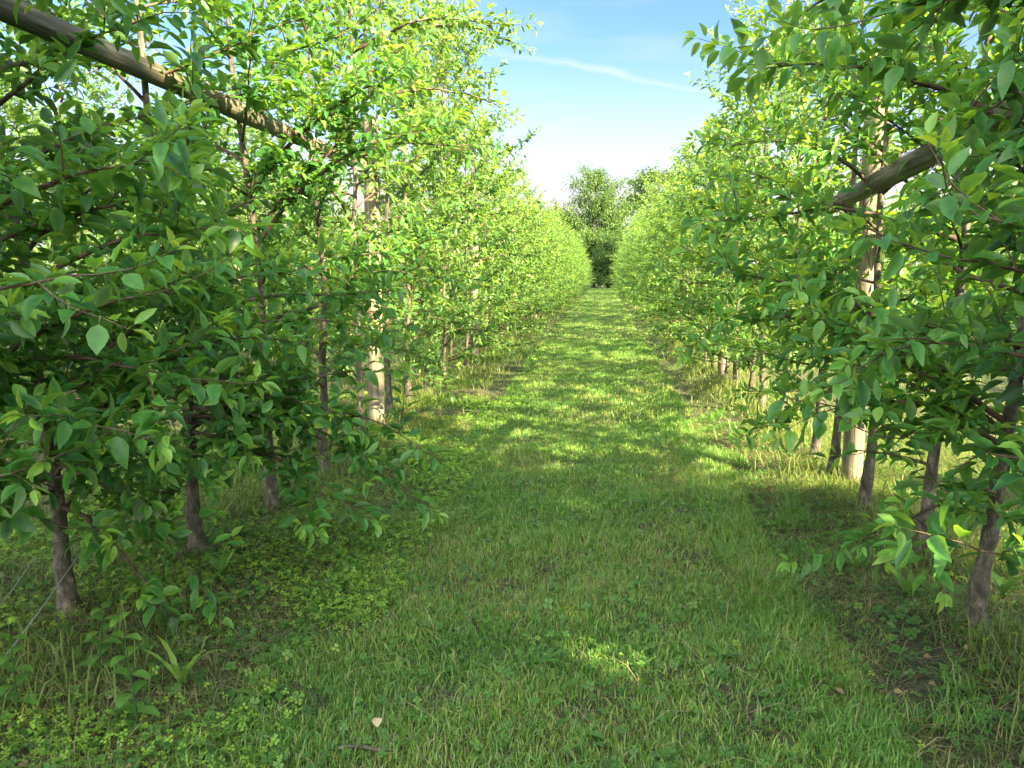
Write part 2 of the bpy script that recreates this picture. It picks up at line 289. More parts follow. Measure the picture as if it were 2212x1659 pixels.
def clover(name, P, hz, size, tint, mat, label, cat, seed, nl=3):
    r = np.random.default_rng(seed); n = len(P); z = gh(P[:, 0], P[:, 1]) + hz
    a0 = r.random(n) * 6.28; VV = []; tl = r.normal(0, 0.35, (n, 2))
    T = []; base = 0
    for k in range(nl):
        a = a0 + k * 2 * math.pi / nl
        d = np.stack([np.cos(a), np.sin(a)], -1); s = np.stack([-d[:, 1], d[:, 0]], -1)
        pts = []
        for (u, v) in ((0.05, 0), (0.6, 0.42), (1.0, 0.25), (0.9, 0), (1.0, -0.25), (0.6, -0.42)):
            xy = d * (u * size)[:, None] + s * (v * size)[:, None]
            zz = z + (xy * tl).sum(1) + 0.25 * abs(v) * size
            pts.append(np.stack([P[:, 0] + xy[:, 0], P[:, 1] + xy[:, 1], zz], -1))
        VV.append(np.stack(pts, 1))
    V = np.stack(VV, 1).reshape(-1, 3); i = np.arange(n * nl)[:, None] * 6
    T = np.concatenate([i + np.array([[0, 3, 1]]), i + np.array([[1, 3, 2]]), i + np.array([[0, 5, 3]]), i + np.array([[3, 5, 4]])])
    me = mkmesh(name, V, T, None, {'tint': np.repeat(tint, nl * 6)}); return tag(link(name, me, mat), label, cat, kind='stuff')
P = np.concatenate([scatter(rng, 60000, -3.8, -0.95, 2.0, 9.5), scatter(rng, 16000, 0.9, 3.2, 1.7, 8.5), scatter(rng, 7000, -1.2, 0.9, 1.7, 7)])
f = vnoise(P[:, 0], P[:, 1], 0.42, 55) * 0.6 + vnoise(P[:, 0], P[:, 1], 0.12, 56) * 0.3 + 0.45 * (rng.random(len(P)) - 0.5)
P = P[(np.abs(P[:, 0] - 1.28) > 0.3 * rng.random(len(P)) + 0.1) & (f > np.where((P[:, 0] > -0.95) & (P[:, 0] < 0.95), 0.80, 0.47))]; n = len(P)
clover('clover', P, 0.015 + 0.05 * rng.random(n), 0.009 + 0.007 * rng.random(n), np.clip(rng.normal(0.5, 0.25, n), 0, 1), M_clover, 'low bright green clover growing along the left lane edge', 'clover', 21)
P = np.concatenate([scatter(rng, 7500, -3.6, 3.2, 1.7, 9), scatter(rng, 5000, -3.6, -1.2, 1.7, 8), scatter(rng, 3500, 1.0, 3.4, 1.7, 8)]); P = P[inview(P)]; n = len(P)
clover('broad_weeds', P, 0.015 + 0.035 * rng.random(n), 0.012 + 0.012 * rng.random(n), np.clip(rng.normal(0.3, 0.22, n), 0, 1), M_weed, 'small broad leaved weeds among the grass blades', 'weeds', 22, 4)
P = scatter(rng, 9000, -3.6, 3.6, 1.6, 8); P = P[(~lane(P) | (rng.random(len(P)) < 0.35)) & inview(P)]; n = len(P)
blades('dry_straw', M_dead, P, 0.03 + 0.16 * rng.random(n) ** 2, 0.0022 + 0.001 * rng.random(n), rng.uniform(1.6, 2.1, n), 14, rng.uniform(0.5, 1.0, n), 'pale dry straw and cut stems lying on the ground', 'straw', 0)
P = scatter(rng, 5200, -3.6, 3.6, 1.6, 8); P = P[~lane(P)]; n = len(P)
clover('leaf_litter', P, 0.005 + 0.01 * rng.random(n), 0.015 + 0.02 * rng.random(n), rng.uniform(0, 0.7, n), M_dead, 'brown dead leaf litter lying under the trees', 'leaf litter', 23, 1)

# ------------------------------------------------------------------ leaves
def leaf_templates():
    hi, lo = [], []
    for c, f, tw in ((0.12, 0.30, 0.05), (0.28, 0.45, -0.08), (0.45, 0.35, 0.10), (0.22, 0.6, -0.04), (0.6, 0.25, 0.0)):
        V = [(-0.28, 0.018, 0.05), (-0.28, -0.018, 0.05), (0.0, 0.0, 0.0)]
        for x, hw in ((0.2, 0.175), (0.46, 0.245), (0.74, 0.17)):
            for s in (1, 0, -1): V.append((x, s * hw, -c * x * x + f * hw * abs(s) + tw * s * x - (0.03 if s == 0 else 0)))
        V.append((1.0, tw * 0.6, -c * 1.05))
        hi.append(np.array(V))
        lo.append(np.array([(0, 0, 0), (0.45, 0.24, -c * 0.2 + f * 0.24), (1.0, 0, -c), (0.45, -0.24, -c * 0.2 + f * 0.24)]))
    T = [(0, 1, 2), (2, 4, 3), (2, 5, 4), (9, 10, 12), (10, 11, 12)]
    Q = [(3, 4, 7, 6), (4, 5, 8, 7), (6, 7, 10, 9), (7, 8, 11, 10)]
    return hi, lo, np.array(T), np.array(Q), np.array([(0, 2, 1), (0, 3, 2)])
HI, LO, HT, HQ, LT = leaf_templates()
def leaves_mesh(name, P, A, size, tint, rng, hires=True, jitter=0.45):
    P = np.asarray(P); A = np.asarray(A); n = len(P)
    A = A / (np.linalg.norm(A, axis=1)[:, None] + 1e-9)
    up = np.zeros((n, 3)); up[:, 2] = 1; up += rng.normal(0, jitter, (n, 3))
    Nn = up - (up * A).sum(1)[:, None] * A; Nn /= np.linalg.norm(Nn, axis=1)[:, None] + 1e-9
    B = np.cross(Nn, A)
    temps = HI if hires else LO; nv = len(temps[0]); V = np.zeros((n, nv, 3)); which = rng.integers(0, len(temps), n)
    if hires: P = P + A * (size * 0.26)[:, None]
    wv = rng.uniform(0.7, 1.25, n)
    for k, tp in enumerate(temps):
        m = which == k
        if not m.any(): continue
        s = size[m][:, None, None]
        V[m] = P[m][:, None] + s * (tp[None, :, 0:1] * A[m][:, None] + tp[None, :, 1:2] * wv[m][:, None, None] * B[m][:, None] + tp[None, :, 2:3] * Nn[m][:, None])
    i = np.arange(n)[:, None, None] * nv
    if hires: T = (i + HT[None]).reshape(-1, 3); Q = (i + HQ[None]).reshape(-1, 4)
    else: T = (i + LT[None]).reshape(-1, 3); Q = None
    tt = np.repeat(tint, nv).reshape(n, nv)
    if hires: tt[:, [4, 7, 10]] -= 0.16; tt[:, [3, 5, 6, 8, 9, 11]] += 0.06
    return mkmesh(name, V.reshape(-1, 3), T, Q, {'tint': np.clip(tt, 0, 1).ravel()})

# ------------------------------------------------------------------ apple trees
GAPS = [(0, 5, 80, 40, 22, 4.5, .4), (290, 150, 500, 235, 28, 7.2, .66), (500, 235, 700, 326, 28, 7.2, .7), (800, 265, 815, 430, 22, 7, .5), (812, 780, 818, 900, 20, 7, .6), (1835, 432, 2010, 335, 36, 6, .9),
 (1887, 400, 1870, 600, 22, 6, .6), (1870, 600, 1855, 790, 24, 6, .55), (1850, 940, 1838, 1060, 30, 6, .85), (415, 1060, 430, 1215, 34, 4.1, .97), (105, 1000, 150, 1335, 38, 3.3, .75), (585, 940, 592, 1060, 22, 5, .7), (688, 560, 700, 1040, 20, 5.8, .8),
 (495, 200, 555, 680, 22, 5, .65), (285, 0, 290, 200, 20, 5, .35), (2095, 340, 2040, 700, 22, 4.1, .5), (1908, 320, 1895, 500, 20, 4.8, .7), (2015, 990, 1985, 1180, 30, 4.1, .9), (2150, 1140, 2105, 1370, 40, 3.2, .95),
 (1800, 870, 1795, 1040, 20, 5.7, .8), (1885, 940, 1862, 1120, 24, 4.8, .8), (1025, 640, 1032, 800, 18, 12, .8)]
def keep_mask(W, r):
    C = np.array(CM.inverted()); d = (W - np.array([0, 0, CAMH])) @ C.T; zc = -d[:, 2]; ok = zc > 0.05; z1 = np.where(ok, zc, 1)
    u = 1106 + 1661 * d[:, 0] / z1; v = 829.5 - 1661 * d[:, 1] / z1; keep = np.ones(len(W), bool)
    for (u1, v1, u2, v2, hw, md, pr) in GAPS:
        L2 = (u2 - u1) ** 2 + (v2 - v1) ** 2; f = np.clip(((u - u1) * (u2 - u1) + (v - v1) * (v2 - v1)) / L2, 0, 1)
        dd = np.hypot(u - u1 - f * (u2 - u1), v - v1 - f * (v2 - v1))
        keep &= ~(ok & (dd < hw) & (W[:, 1] < md) & (r.random(len(W)) < pr))
    keep &= ~(ok & (np.linalg.norm(d, axis=1) < 1.25)); return keep
def unitrows(a): return a / (np.linalg.norm(a, axis=1)[:, None] + 1e-9)
def unit(v): return v / (np.linalg.norm(v) + 1e-9)
def grow(seed, H, RR, z0, dens=1.3, lean=(0, 0), heroes=(), hires=True, reach=1.0, lsize=1.1):
    """trunk tubes, a list of branch tubes, and leaf arrays, all in local coordinates with the base at 0"""
    r = np.random.default_rng(seed)
    LP, LA, LS, LTn = [], [], [], []
    def leaf(p, a, s, t): LP.append(p); LA.append(a); LS.append(s * lsize); LTn.append(t)
    nst = 16; zz = np.linspace(-0.06, H, nst); wob = np.cumsum(r.normal(0, 0.014, (nst, 2)), axis=0); wob -= wob[0]
    tx = lean[0] * zz + wob[:, 0]; ty = lean[1] * zz + wob[:, 1]
    TP = np.stack([tx, ty, zz], -1); rad = (0.035 if hires else 0.028) * (1 - 0.86 * np.clip(zz / H, 0, 1) ** 0.8); rad[0] *= 1.35; rad[1] *= 1.02
    TPi = np.stack([np.interp(np.concatenate([np.linspace(-0.06, 0.4, 12)[:-1], np.linspace(0.4, H, 30)]), zz, TP[:, k]) for k in range(3)], -1); ri = np.interp(TPi[:, 2], zz, rad)
    ri = ri * (1 + 0.45 * np.exp(-np.maximum(TPi[:, 2], 0) / 0.045) + 0.16 * np.exp(-((TPi[:, 2] - 0.2) / 0.05) ** 2)); trunk = Tubes(); trunk.add(TPi, ri, 12 if hires else 6, True, 0.06, r)
    def at(z): return np.array([np.interp(z, zz, tx), np.interp(z, zz, ty), z])
    branches = []
    def twig(tb, p, d, ln, rad0, base_t):
        n = 5; pts = [p]; d = unit(d)
        for i in range(n - 1):
            d = unit(d + r.normal(0, 0.13, 3) + np.array([0, 0, 0.03])); pts.append(pts[-1] + d * ln / (n - 1))
        pts = np.array(pts); tb.add(pts, np.linspace(rad0, 0.0011, n), 3 if not hires else 4, False)
        m = max(3, int(ln / 0.027 * dens)); az = r.random() * 6.28
        ts = np.linspace(0.08, 1, m)
        for tt in ts:
            k = min(int(tt * (n - 1)), n - 2); f = tt * (n - 1) - k; q = pts[k] * (1 - f) + pts[k + 1] * f; dd = unit(pts[k + 1] - pts[k])
            az += 2.4; e1 = unit(np.cross(dd, [0.3, 0.2, 1.0])); e2 = np.cross(dd, e1)
            ax = dd * r.uniform(0.2, 0.9) + (e1 * math.cos(az) + e2 * math.sin(az)) + np.array([0, 0, r.uniform(-0.25, 0.4)])
            young = tt > 0.85
            leaf(q, ax, r.uniform(0.058, 0.092) * (0.7 if young else 1), base_t + (0.28 if young else 0) + r.normal(0, 0.13))
        for k in range(3): leaf(pts[-1], d + r.normal(0, 0.4, 3), r.uniform(0.035, 0.06), base_t + 0.4 + r.normal(0, 0.1))
    def branch(p0, pts, r0, bt, tw=1.0):
        tb = Tubes(); n = len(pts); tb.add(pts, np.linspace(r0, 0.0028, n), 7 if hires else 4, True, 0.04, r)
        seg = np.linalg.norm(np.diff(pts, axis=0), axis=1); Ls = seg.sum(); cs = np.concatenate([[0], np.cumsum(seg)])
        s = 0.10 + 0.1 * r.random()
        while s < Ls:
            q = np.array([np.interp(s, cs, pts[:, k]) for k in range(3)]); k = min(np.searchsorted(cs, s), n - 1); dd = unit(pts[k] - pts[k - 1])
            if r.random() < 0.62:
                side = unit(np.cross(dd, [0, 0, 1.0]) + r.normal(0, 0.25, 3)) * r.choice([-1, 1])
                ln = r.uniform(0.10, 0.34) * tw; u = r.random()
                if u < 0.22: d = np.array([0, 0, 1.0]) + dd * 0.4 + side * 0.3; ln *= 1.35
                elif u < 0.30: d = np.array([0, 0, -0.7]) + dd * 0.6 + side * 0.5
                else: d = side * 0.9 + dd * 0.7 + np.array([0, 0, r.uniform(-0.1, 0.5)])
                twig(tb, q, d, ln, 0.0032, bt)
            for kk in range(int(r.integers(3, 6) * dens)):
                a = r.random() * 6.28; leaf(q, np.array([math.cos(a), math.sin(a), r.uniform(-0.3, 0.7)]) + dd * 0.4, r.uniform(0.05, 0.085), bt - 0.05 + r.normal(0, 0.12))
            s += r.uniform(0.05, 0.10)
        twig(tb, pts[-1], pts[-1] - pts[-2], 0.22 * tw + 0.06, 0.003, bt + 0.05)
        branches.append(tb)
    az = r.random() * 6.28; z = z0
    while z < H * 0.93:
        t = z / H; az += 2.4 + r.normal(0, 0.35)
        prof = 1.0 if t < 0.45 else 1.0 - 0.68 * (t - 0.45) / 0.5
        ln = RR * prof * r.uniform(0.62, 1.15) * (0.8 if t < 0.2 else 1)
        el = R(r.uniform(8, 35) + 25 * t); d = np.array([math.cos(az) * math.cos(el), math.sin(az) * math.cos(el), math.sin(el)])
        n = 9; pts = [at(z)]
        for i in range(n - 1):
            d = unit(d + r.normal(0, 0.09, 3) + np.array([0, 0, -0.055 * (1.2 - t) if i < 5 else 0.05])); pts.append(pts[-1] + d * ln / (n - 1))
        branch(None, np.array(pts), 0.006 + 0.009 * ln * (1 - 0.5 * t), r.uniform(0.2, 0.42) + 0.12 * t)
        z += r.uniform(0.085, 0.145)
    for (zb, tgt) in heroes:
        a = at(zb); b = np.array(tgt); n = 12; f = np.linspace(0, 1, n)[:, None]; ln = np.linalg.norm(b - a)
        pts = a * (1 - f) + b * f; pts[:, 2] += 0.10 * ln * np.sin(f[:, 0] * math.pi); pts[1:-1] += np.cumsum(r.normal(0, 0.008, (n - 2, 3)), axis=0)
        branch(None, pts, 0.007 + 0.008 * ln, 0.42, 1.0)
    tb = Tubes()      # upright shoots at the top of the leader
    for k in range(7):
        d = np.array([r.normal(0, 0.35), r.normal(0, 0.35), 1.0]); twig(tb, at(H * r.uniform(0.8, 1.0)), d, r.uniform(0.35, 0.95), 0.005, 0.5)
    branches.append(tb)
    leaves = (np.array(LP), np.array(LA), np.array(LS), np.clip(np.array(LTn), 0, 1), r)
    return trunk, branches, leaves
def make_tree(name, seed, loc, hires=True, split=True, **kw):
    tr, br, lv = grow(seed, hires=hires, **kw)
    root = bpy.data.objects.new(name, None); COL.objects.link(root); root.location = loc; root.empty_display_size = 0.2
    link('trunk', tr.mesh('trunk'), M_bark, root)
    if split:
        for b in br: link('branch', b.mesh('branch'), M_twig, root)
    else:
        al = Tubes()
        for b in br:
            for V, Q in zip([np.concatenate(b.V)], [np.concatenate(b.Q)]): al.V.append(V); al.Q.append(Q + al.n)
            if b.T: al.T.append(np.concatenate(b.T) + al.n)
            al.n += len(V)
        link('branches', al.mesh('branches'), M_twig, root)
    P, A, s, t, r = lv
    if hires:
        k = keep_mask(P + np.array(loc) + unitrows(A) * (s * 0.7)[:, None], r); P, A, s, t = P[k], A[k], s[k], t[k]
    link('crown', leaves_mesh('crown', P, A, s, t, r, hires), M_leaf if hires and loc[1] < 6 else M_sunlit, root)
    return root
def copy_thing(root, loc, rz, sc, name='apple_tree'):
    c = root.copy(); COL.objects.link(c); c.location = loc; c.rotation_euler = (0, 0, rz); c.scale = sc
    for k in ('label', 'group', 'category'):
        if k in c: del c[k]
    for ch in list(root.children):
        d = ch.copy(); COL.objects.link(d); d.parent = c
    return c
ORD = ['first', 'second', 'third', 'fourth', 'fifth', 'sixth', 'seventh', 'eighth', 'ninth', 'tenth']
def loc3(p, dz=0): return (p[0], p[1], float(gh(p[0], p[1])) + dz)

def hero(base, *ends):     # ends: (trunk height, u, v, forward distance) -> local targets
    return [(zb, tuple(PY(u, v, Y) - Vector(base))) for zb, u, v, Y in ends]
near = []
# left row: base position from the photograph, size, hero limbs
bL0 = Vector((-2.25, 1.75, 0)); bL1 = Vector((-2.5, 2.5, 0)); bL2 = PG(150, 1335); bL3 = PG(430, 1210); bL4 = PG(592, 1110); bL5 = PG(700, 1035)
bL6 = Vector((XL, 6.75, 0)); bL7 = Vector((XL, 7.7, 0)); bL8 = Vector((XL, 8.55, 0))
GL = 'apple trees of the left row'; GR = 'apple trees of the right row'
near += [
 (bL0, dict(H=3.7, RR=1.0, z0=0.6), [], 'apple tree at the far left edge of the photo, only its branches showing', GL),
 (bL1, dict(H=3.8, RR=1.05, z0=0.4, dens=1.45), hero(bL1, (0.5, 120, 1000, 2.3), (0.6, 60, 1100, 2.4), (1.1, 380, 800, 2.4), (0.9, 330, 620, 2.3), (1.2, 430, 480, 2.5), (1.5, 300, 330, 2.3), (0.8, 180, 900, 2.2)), 'leafy apple tree filling the left edge with large dark leaves, trunk out of frame', GL),
 (bL2, dict(H=4.0, RR=1.0, z0=0.45, dens=1.45, lean=(-0.05, 0.0)), hero(bL2, (0.6, 250, 900, 3.0), (0.55, 330, 1000, 3.1), (1.0, 480, 900, 3.2), (0.75, 560, 740, 3.3), (0.7, 400, 1230, 3.0), (0.95, 600, 600, 3.4), (0.5, 330, 1290, 2.9)), 'apple tree in the lower left corner, orange lit trunk behind a pale wire', GL),
 (bL3, dict(H=4.2, RR=1.0, z0=0.45, dens=1.4, lean=(-0.06, 0)), hero(bL3, (0.7, 520, 960, 3.7), (0.62, 600, 1010, 3.8), (0.75, 780, 1010, 3.8), (0.6, 720, 1080, 3.7), (0.9, 640, 830, 3.9), (0.72, 870, 960, 4.0), (0.75, 700, 900, 3.7), (0.68, 650, 1110, 3.6), (1.1, 760, 720, 4.1), (0.8, 860, 1060, 3.9)), 'apple tree with a bare grey trunk and a long low branch reaching into the lane', GL),
 (bL4, dict(H=4.4, RR=1.0, z0=0.5, dens=1.5, lean=(-0.055, 0)), hero(bL4, (1.7, 900, 300, 4.6), (2.0, 840, 180, 4.4)), 'dark trunked apple tree just behind the long low branch on the left', GL),
 (bL5, dict(H=4.6, RR=0.95, z0=0.65), hero(bL5, (2.2, 1010, 330, 5.6), (1.4, 960, 620, 5.6)), 'apple tree with a straight thin dark trunk, two trees before the first left post', GL),
 (bL6, dict(H=5.0, RR=0.95, z0=0.6), hero(bL6, (3.4, 1090, 60, 7.0),(3.0, 1080, 240, 7.2)), 'tall sunlit apple tree standing just before the first left post', GL),
 (bL7, dict(H=5.2, RR=1.0, z0=0.6), hero(bL7, (3.8, 1110, 100, 8.6)), 'tall apple tree right behind the first left post', GL),
 (bL8, dict(H=5.0, RR=0.95, z0=0.6), [], 'second apple tree behind the first left post', GL)]
bR0 = Vector((1.85, 1.6, 0)); bR1 = Vector((1.85, 2.45, 0)); bR2 = PG(2108, 1372); bR3 = PG(1990, 1205); bR4 = PG(1862, 1120); bR5 = PG(1795, 1038); bR6 = PG(1756, 1000)
bR7 = Vector((XR, 7.6, 0)); bR8 = Vector((XR, 8.45, 0))
near += [
 (bR0, dict(H=3.6, RR=0.85, z0=0.7), [], 'apple tree at the far right edge of the photo, trunk out of frame', GR),
 (bR1, dict(H=3.9, RR=0.9, z0=0.5, dens=1.4), hero(bR1, (2.3, 2080, 330, 2.7), (1.9, 2060, 400, 2.6), (0.7, 2100, 1000, 2.6), (2.5, 1990, 60, 3.0), (2.2, 2130, 200, 2.7), (2.2, 1840, 60, 2.9), (2.4, 1700, 60, 3.3), (1.0, 1950, 760, 2.6), (1.2, 2030, 560, 2.4)), 'apple tree hanging dark leaves over the upper right corner', GR),
 (bR2, dict(H=4.0, RR=0.85, z0=0.5, dens=1.4, lean=(0.06, 0.0)), hero(bR2, (0.6, 2030, 1100, 3.0), (0.8, 1900, 960, 3.1), (2.0, 1640, 140, 3.6), (0.55, 1990, 1200, 2.9), (0.9, 1760, 700, 3.4), (0.8, 1800, 900, 3.2)), 'apple tree with a leaning grey trunk in the lower right corner', GR),
 (bR3, dict(H=4.0, RR=0.9, z0=0.5, dens=1.5, lean=(0.045, 0)), hero(bR3, (1.0, 1560, 580, 4.2), (0.9, 1560, 700, 4.0), (1.7, 1580, 480, 4.3)), 'apple tree second from the lower right corner, trunk rising behind a low leafy twig', GR),
 (bR4, dict(H=3.8, RR=0.85, z0=0.7), hero(bR4, (0.8, 1650, 940, 4.6), (2.0, 1600, 330, 4.6)), 'apple tree with a dark rough trunk base, just before the right post', GR),
 (bR5, dict(H=3.7, RR=0.75, z0=0.6), [], 'apple tree with a slim grey trunk just left of the right post', GR),
 (bR6, dict(H=3.7, RR=0.75, z0=0.55), [], 'apple tree with a short crooked trunk behind the slim one by the right post', GR),
 (bR7, dict(H=3.8, RR=0.78, z0=0.5), [], 'third apple tree beyond the first right post, low branches over the lane edge', GR),
 (bR8, dict(H=3.8, RR=0.8, z0=0.5), [], 'fourth apple tree beyond the first right post', GR)]
for i, (b, kw, h, lab, grp) in enumerate(near):
    t = make_tree('apple_tree', 100 + i * 7, loc3(b), heroes=h, lsize=1.15 if b[1] < 4.6 else 1.0, **kw)
    tag(t, lab, 'apple tree', grp)

# shared mid and far trees
VAR = []
for k in range(6):
    v = make_tree('apple_tree', 900 + k, (0, 0, 0), hires=False, split=False, H=4.3 + 0.25 * (k % 3), RR=1.12, z0=0.26, dens=1.3, lsize=1.08)
    VAR.append([v, False])
for k in range(3):
    v = make_tree('apple_tree', 950 + k, (0, 0, 0), hires=False, split=False, H=4.3 + 0.3 * k, RR=1.05, z0=0.32, dens=1.35, lsize=1.12)
    VAR.append([v, False])
POOL = (0, 6); rr = random.Random(4)
def place(x, y, s, lab, grp):
    s = s * (1.0 if y < 13 else 1.0 - (0.24 if x < 0 else 0.05) * min(1, (y - 13) / 6)) * rr.uniform(0.8, 1.12)
    v = VAR[rr.randrange(*POOL)]
    rz = rr.uniform(0, 6.28); sc = (rr.uniform(0.85, 1.18), rr.uniform(0.9, 1.25), s * rr.uniform(0.92, 1.08)); loc = loc3((x + rr.gauss(0, 0.04), y + rr.gauss(0, 0.05)))
    if not v[1]: v[1] = True; t = v[0]; t.location = loc; t.rotation_euler = (0, 0, rz); t.scale = sc
    else: t = copy_thing(v[0], loc, rz, sc)
    tag(t, lab, 'apple tree', grp)
postsL = [7.25 + 5.85 * k for k in range(13)]
PR = PG(1838, 1052)
postsR = [PR.y + 5.85 * k for k in range(13)]
def row(x, y0, y1, s, side, grp, posts):
    global POOL; POOL = (6, 9) if side == 'right' else (0, 6); gr = random.Random(77)
    y = y0; cnt = {}
    while y < y1:
        if side == 'right' and y > 10 and gr.random() < 0.14: y += 0.88; continue
        k = sum(1 for p in posts if p < y)
        if min(abs(y - p) for p in posts) < 0.2: y += 0.3
        if k <= 3 and k > 0:
            c = cnt.get(k, 2 if (k == 1 and side == 'left') else 4 if k == 1 else 0); cnt[k] = c + 1
            lab = f'{ORD[min(c, 9)]} apple tree beyond the {ORD[k - 1]} round post of the {side} row'
            place(x, y, s, lab, grp)
        else:
            place(x, y, s, f'apple tree in the far hedge-like stretch of the {side} row', grp + ', far stretch')
        y += 0.88
row(XL, 9.5, 76, 1.04, 'left', GL, postsL)
row(XR, 9.4, 76, 0.83, 'right', GR, postsR)
POOL = (0, 6)
for x, y0, y1, lab, grp in ((XL - 3.9, 2.0, 34, 'sunlit apple tree in the next row beyond the left row', 'apple trees one row further left'),
                            (XR + 8.6, 3.0, 34, 'sunlit apple tree in the next row beyond the right row', 'apple trees one row further right'),
                            (XL - 7.8, 5.0, 26, 'apple tree in the second row beyond the left row', 'apple trees two rows further left'),
                            ):
    y = y0
    while y < y1: place(x, y, 0.95, lab, grp); y += 0.9
for x in (XL, XR):        # the same rows beside and behind the camera, out of frame
    y = -5.0
    while y < -0.9: place(x + (0.1 if x > 0 else -0.05), y, 1.0, 'apple tree of the row beside the camera, out of the picture', 'apple trees out of the picture'); y += 0.95

# ------------------------------------------------------------------ posts, brace rails, wires
def post(b, h, r0, lab, grp, bands=()):
    root = bpy.data.objects.new('trellis_post', None); COL.objects.link(root); root.location = loc3(b)
    g = np.random.default_rng(int(abs(b[1] * 100))); z = np.concatenate([np.linspace(-0.1, h - 0.03, 16), [h - 0.008, h]])
    P = np.stack([0 * z, 0 * z, z], -1); P[:, :2] += np.cumsum(g.normal(0, 0.0015, (len(z), 2)), axis=0); rd = r0 * (1 - 0.06 * z / h); rd[-1] *= 0.8
    tb = Tubes(); tb.add(P, rd, 18, True, 0.012, g); link('pole', tb.mesh('pole'), M_post, root)
    for zb in bands:
        w_ = Tubes(); a = np.linspace(0, 2 * math.pi, 25)
        w_.add(np.stack([(r0 + 0.004) * np.cos(a), (r0 + 0.004) * np.sin(a), zb + 0.01 * np.sin(a)], -1), np.full(25, 0.004), 6, False); link('wire_band', w_.mesh('wire_band'), M_band, root)
    tag(root, lab, 'post', grp)
for k, y in enumerate(postsL):
    lab = ['round weathered post with an orange lit patch, nearest in the left row', 'round grey post, second in the left row from the camera', 'round grey post, third in the left row from the camera'][k] if k < 3 else 'round post among the far trees of the left row'
    post((XL, y), 2.95, 0.078, lab, 'trellis posts of the left row', (2.4,) if k == 0 else ())
for k, y in enumerate(postsR):
    lab = ['round grey post carrying the brace log, nearest in the right row', 'round post, second in the right row from the camera', 'round post, third in the right row from the camera'][k] if k < 3 else 'round post among the far trees of the right row'
    post((PR.x if k == 0 else XR + 0.05, y), 2.75, 0.072, lab, 'trellis posts of the right row', (2.22,) if k == 0 else ())
post((XL - 0.05, 1.1), 2.95, 0.08, 'end post of the left row, out of the picture', 'trellis posts of the left row')
post((XR + 0.15, 0.4), 2.9, 0.08, 'end post of the right row, out of the picture', 'trellis posts of the right row')
for k in range(4): post((XL - 3.9, 6.5 + 5.85 * k), 2.9, 0.075, f'{ORD[k]} post of the next row beyond the left row', 'trellis posts one row further left')
for k in range(3): post((XR + 8.6, 8.45 + 5.85 * k), 2.9, 0.075, f'{ORD[k]} post of the next row beyond the right row', 'trellis posts one row further right')
def log(A, B, r0, lab, bands=()):
    A = Vector(A); B = Vector(B); ln = (B - A).length
    root = bpy.data.objects.new('brace_log', None); COL.objects.link(root); root.location = A
    root.rotation_euler = (B - A).to_track_quat('Y', 'Z').to_euler()
    g = np.random.default_rng(int(ln * 1000)); y = np.linspace(0, ln, 40); P = np.stack([0 * y, y, 0 * y], -1); P[:, [0, 2]] += np.cumsum(g.normal(0, 0.0016, (40, 2)), axis=0)
    rd = r0 * (1 + 0.05 * np.sin(y * 2.3)) ; rd[0] *= 0.93; rd[-1] *= 0.93
    tb = Tubes(); tb.add(P, rd, 20, True, 0.012, g); link('pole', tb.mesh('pole'), M_log, root)
    for yb in bands:
        w_ = Tubes(); a = np.linspace(0, 2 * math.pi, 29); w_.add(np.stack([(r0 * 1.06 + 0.003) * np.cos(a), yb + 0.02 * np.sin(2 * a), (r0 * 1.06 + 0.003) * np.sin(a)], -1), np.full(29, 0.004), 6, False)
        link('wire_band', w_.mesh('wire_band'), M_band, root)
    return tag(root, lab, 'brace log', 'brace logs between the end posts')
log((XL - 0.05, 1.2, 2.53), (XL, postsL[0] - 0.07, 2.53), 0.054, 'long weathered grey log running level through the upper left trees to the first post')
pa = PY(2004, 336, 4.25); pb = PY(1795, 446, PR.y + 0.25); dd_ = (pa - pb)
log(tuple(pa + dd_ * 1.9), tuple(pb), 0.058, 'shorter weathered log slanting down to the right post at upper right', (dd_.length * 1.9 + dd_.length * 0.35,))
for x, ps, sd in ((XL, postsL, 'left'), (XR, postsR, 'right')):
    for hgt, nm in ((1.05, 'lowest'), (1.9, 'middle'), (2.7, 'top')):
        tb = Tubes(); yy = np.linspace(-4, 76, 120); tb.add(np.stack([np.full(120, x + 0.03), yy, hgt + 0.02 * np.sin(yy * 1.07)], -1), np.full(120, 0.0016), 5)
        tag(link('trellis_wire', tb.mesh('trellis_wire'), M_wire), f'{nm} thin steel trellis wire strung along the {sd} row', 'wire', 'trellis wires')
def wire(A, B, r0, lab, mat=M_wire):
    A, B = np.array(A), np.array(B); f = np.linspace(0, 1, 14)[:, None]; P = A * (1 - f) + B * f; P[:, 2] -= 0.03 * np.sin(f[:, 0] * math.pi)
    root = Tubes(); root.add(P, np.full(14, r0), 8); return tag(link('anchor_wire', root.mesh('anchor_wire'), mat), lab, 'wire', 'anchor wires in the lower left corner')
a = PY(185, 1176, 3.02); b = PY(0, 1412, 2.3); wire(a, b + (b - a) * 0.8, 0.0028, 'long pale anchor wire crossing in front of the lower left trunk')
a = PY(74, 1204, 3.1); b = PY(0, 1288, 2.7); wire(a, b + (b - a) * 0.9, 0.0026, 'short pale anchor wire left of the lower left trunk')

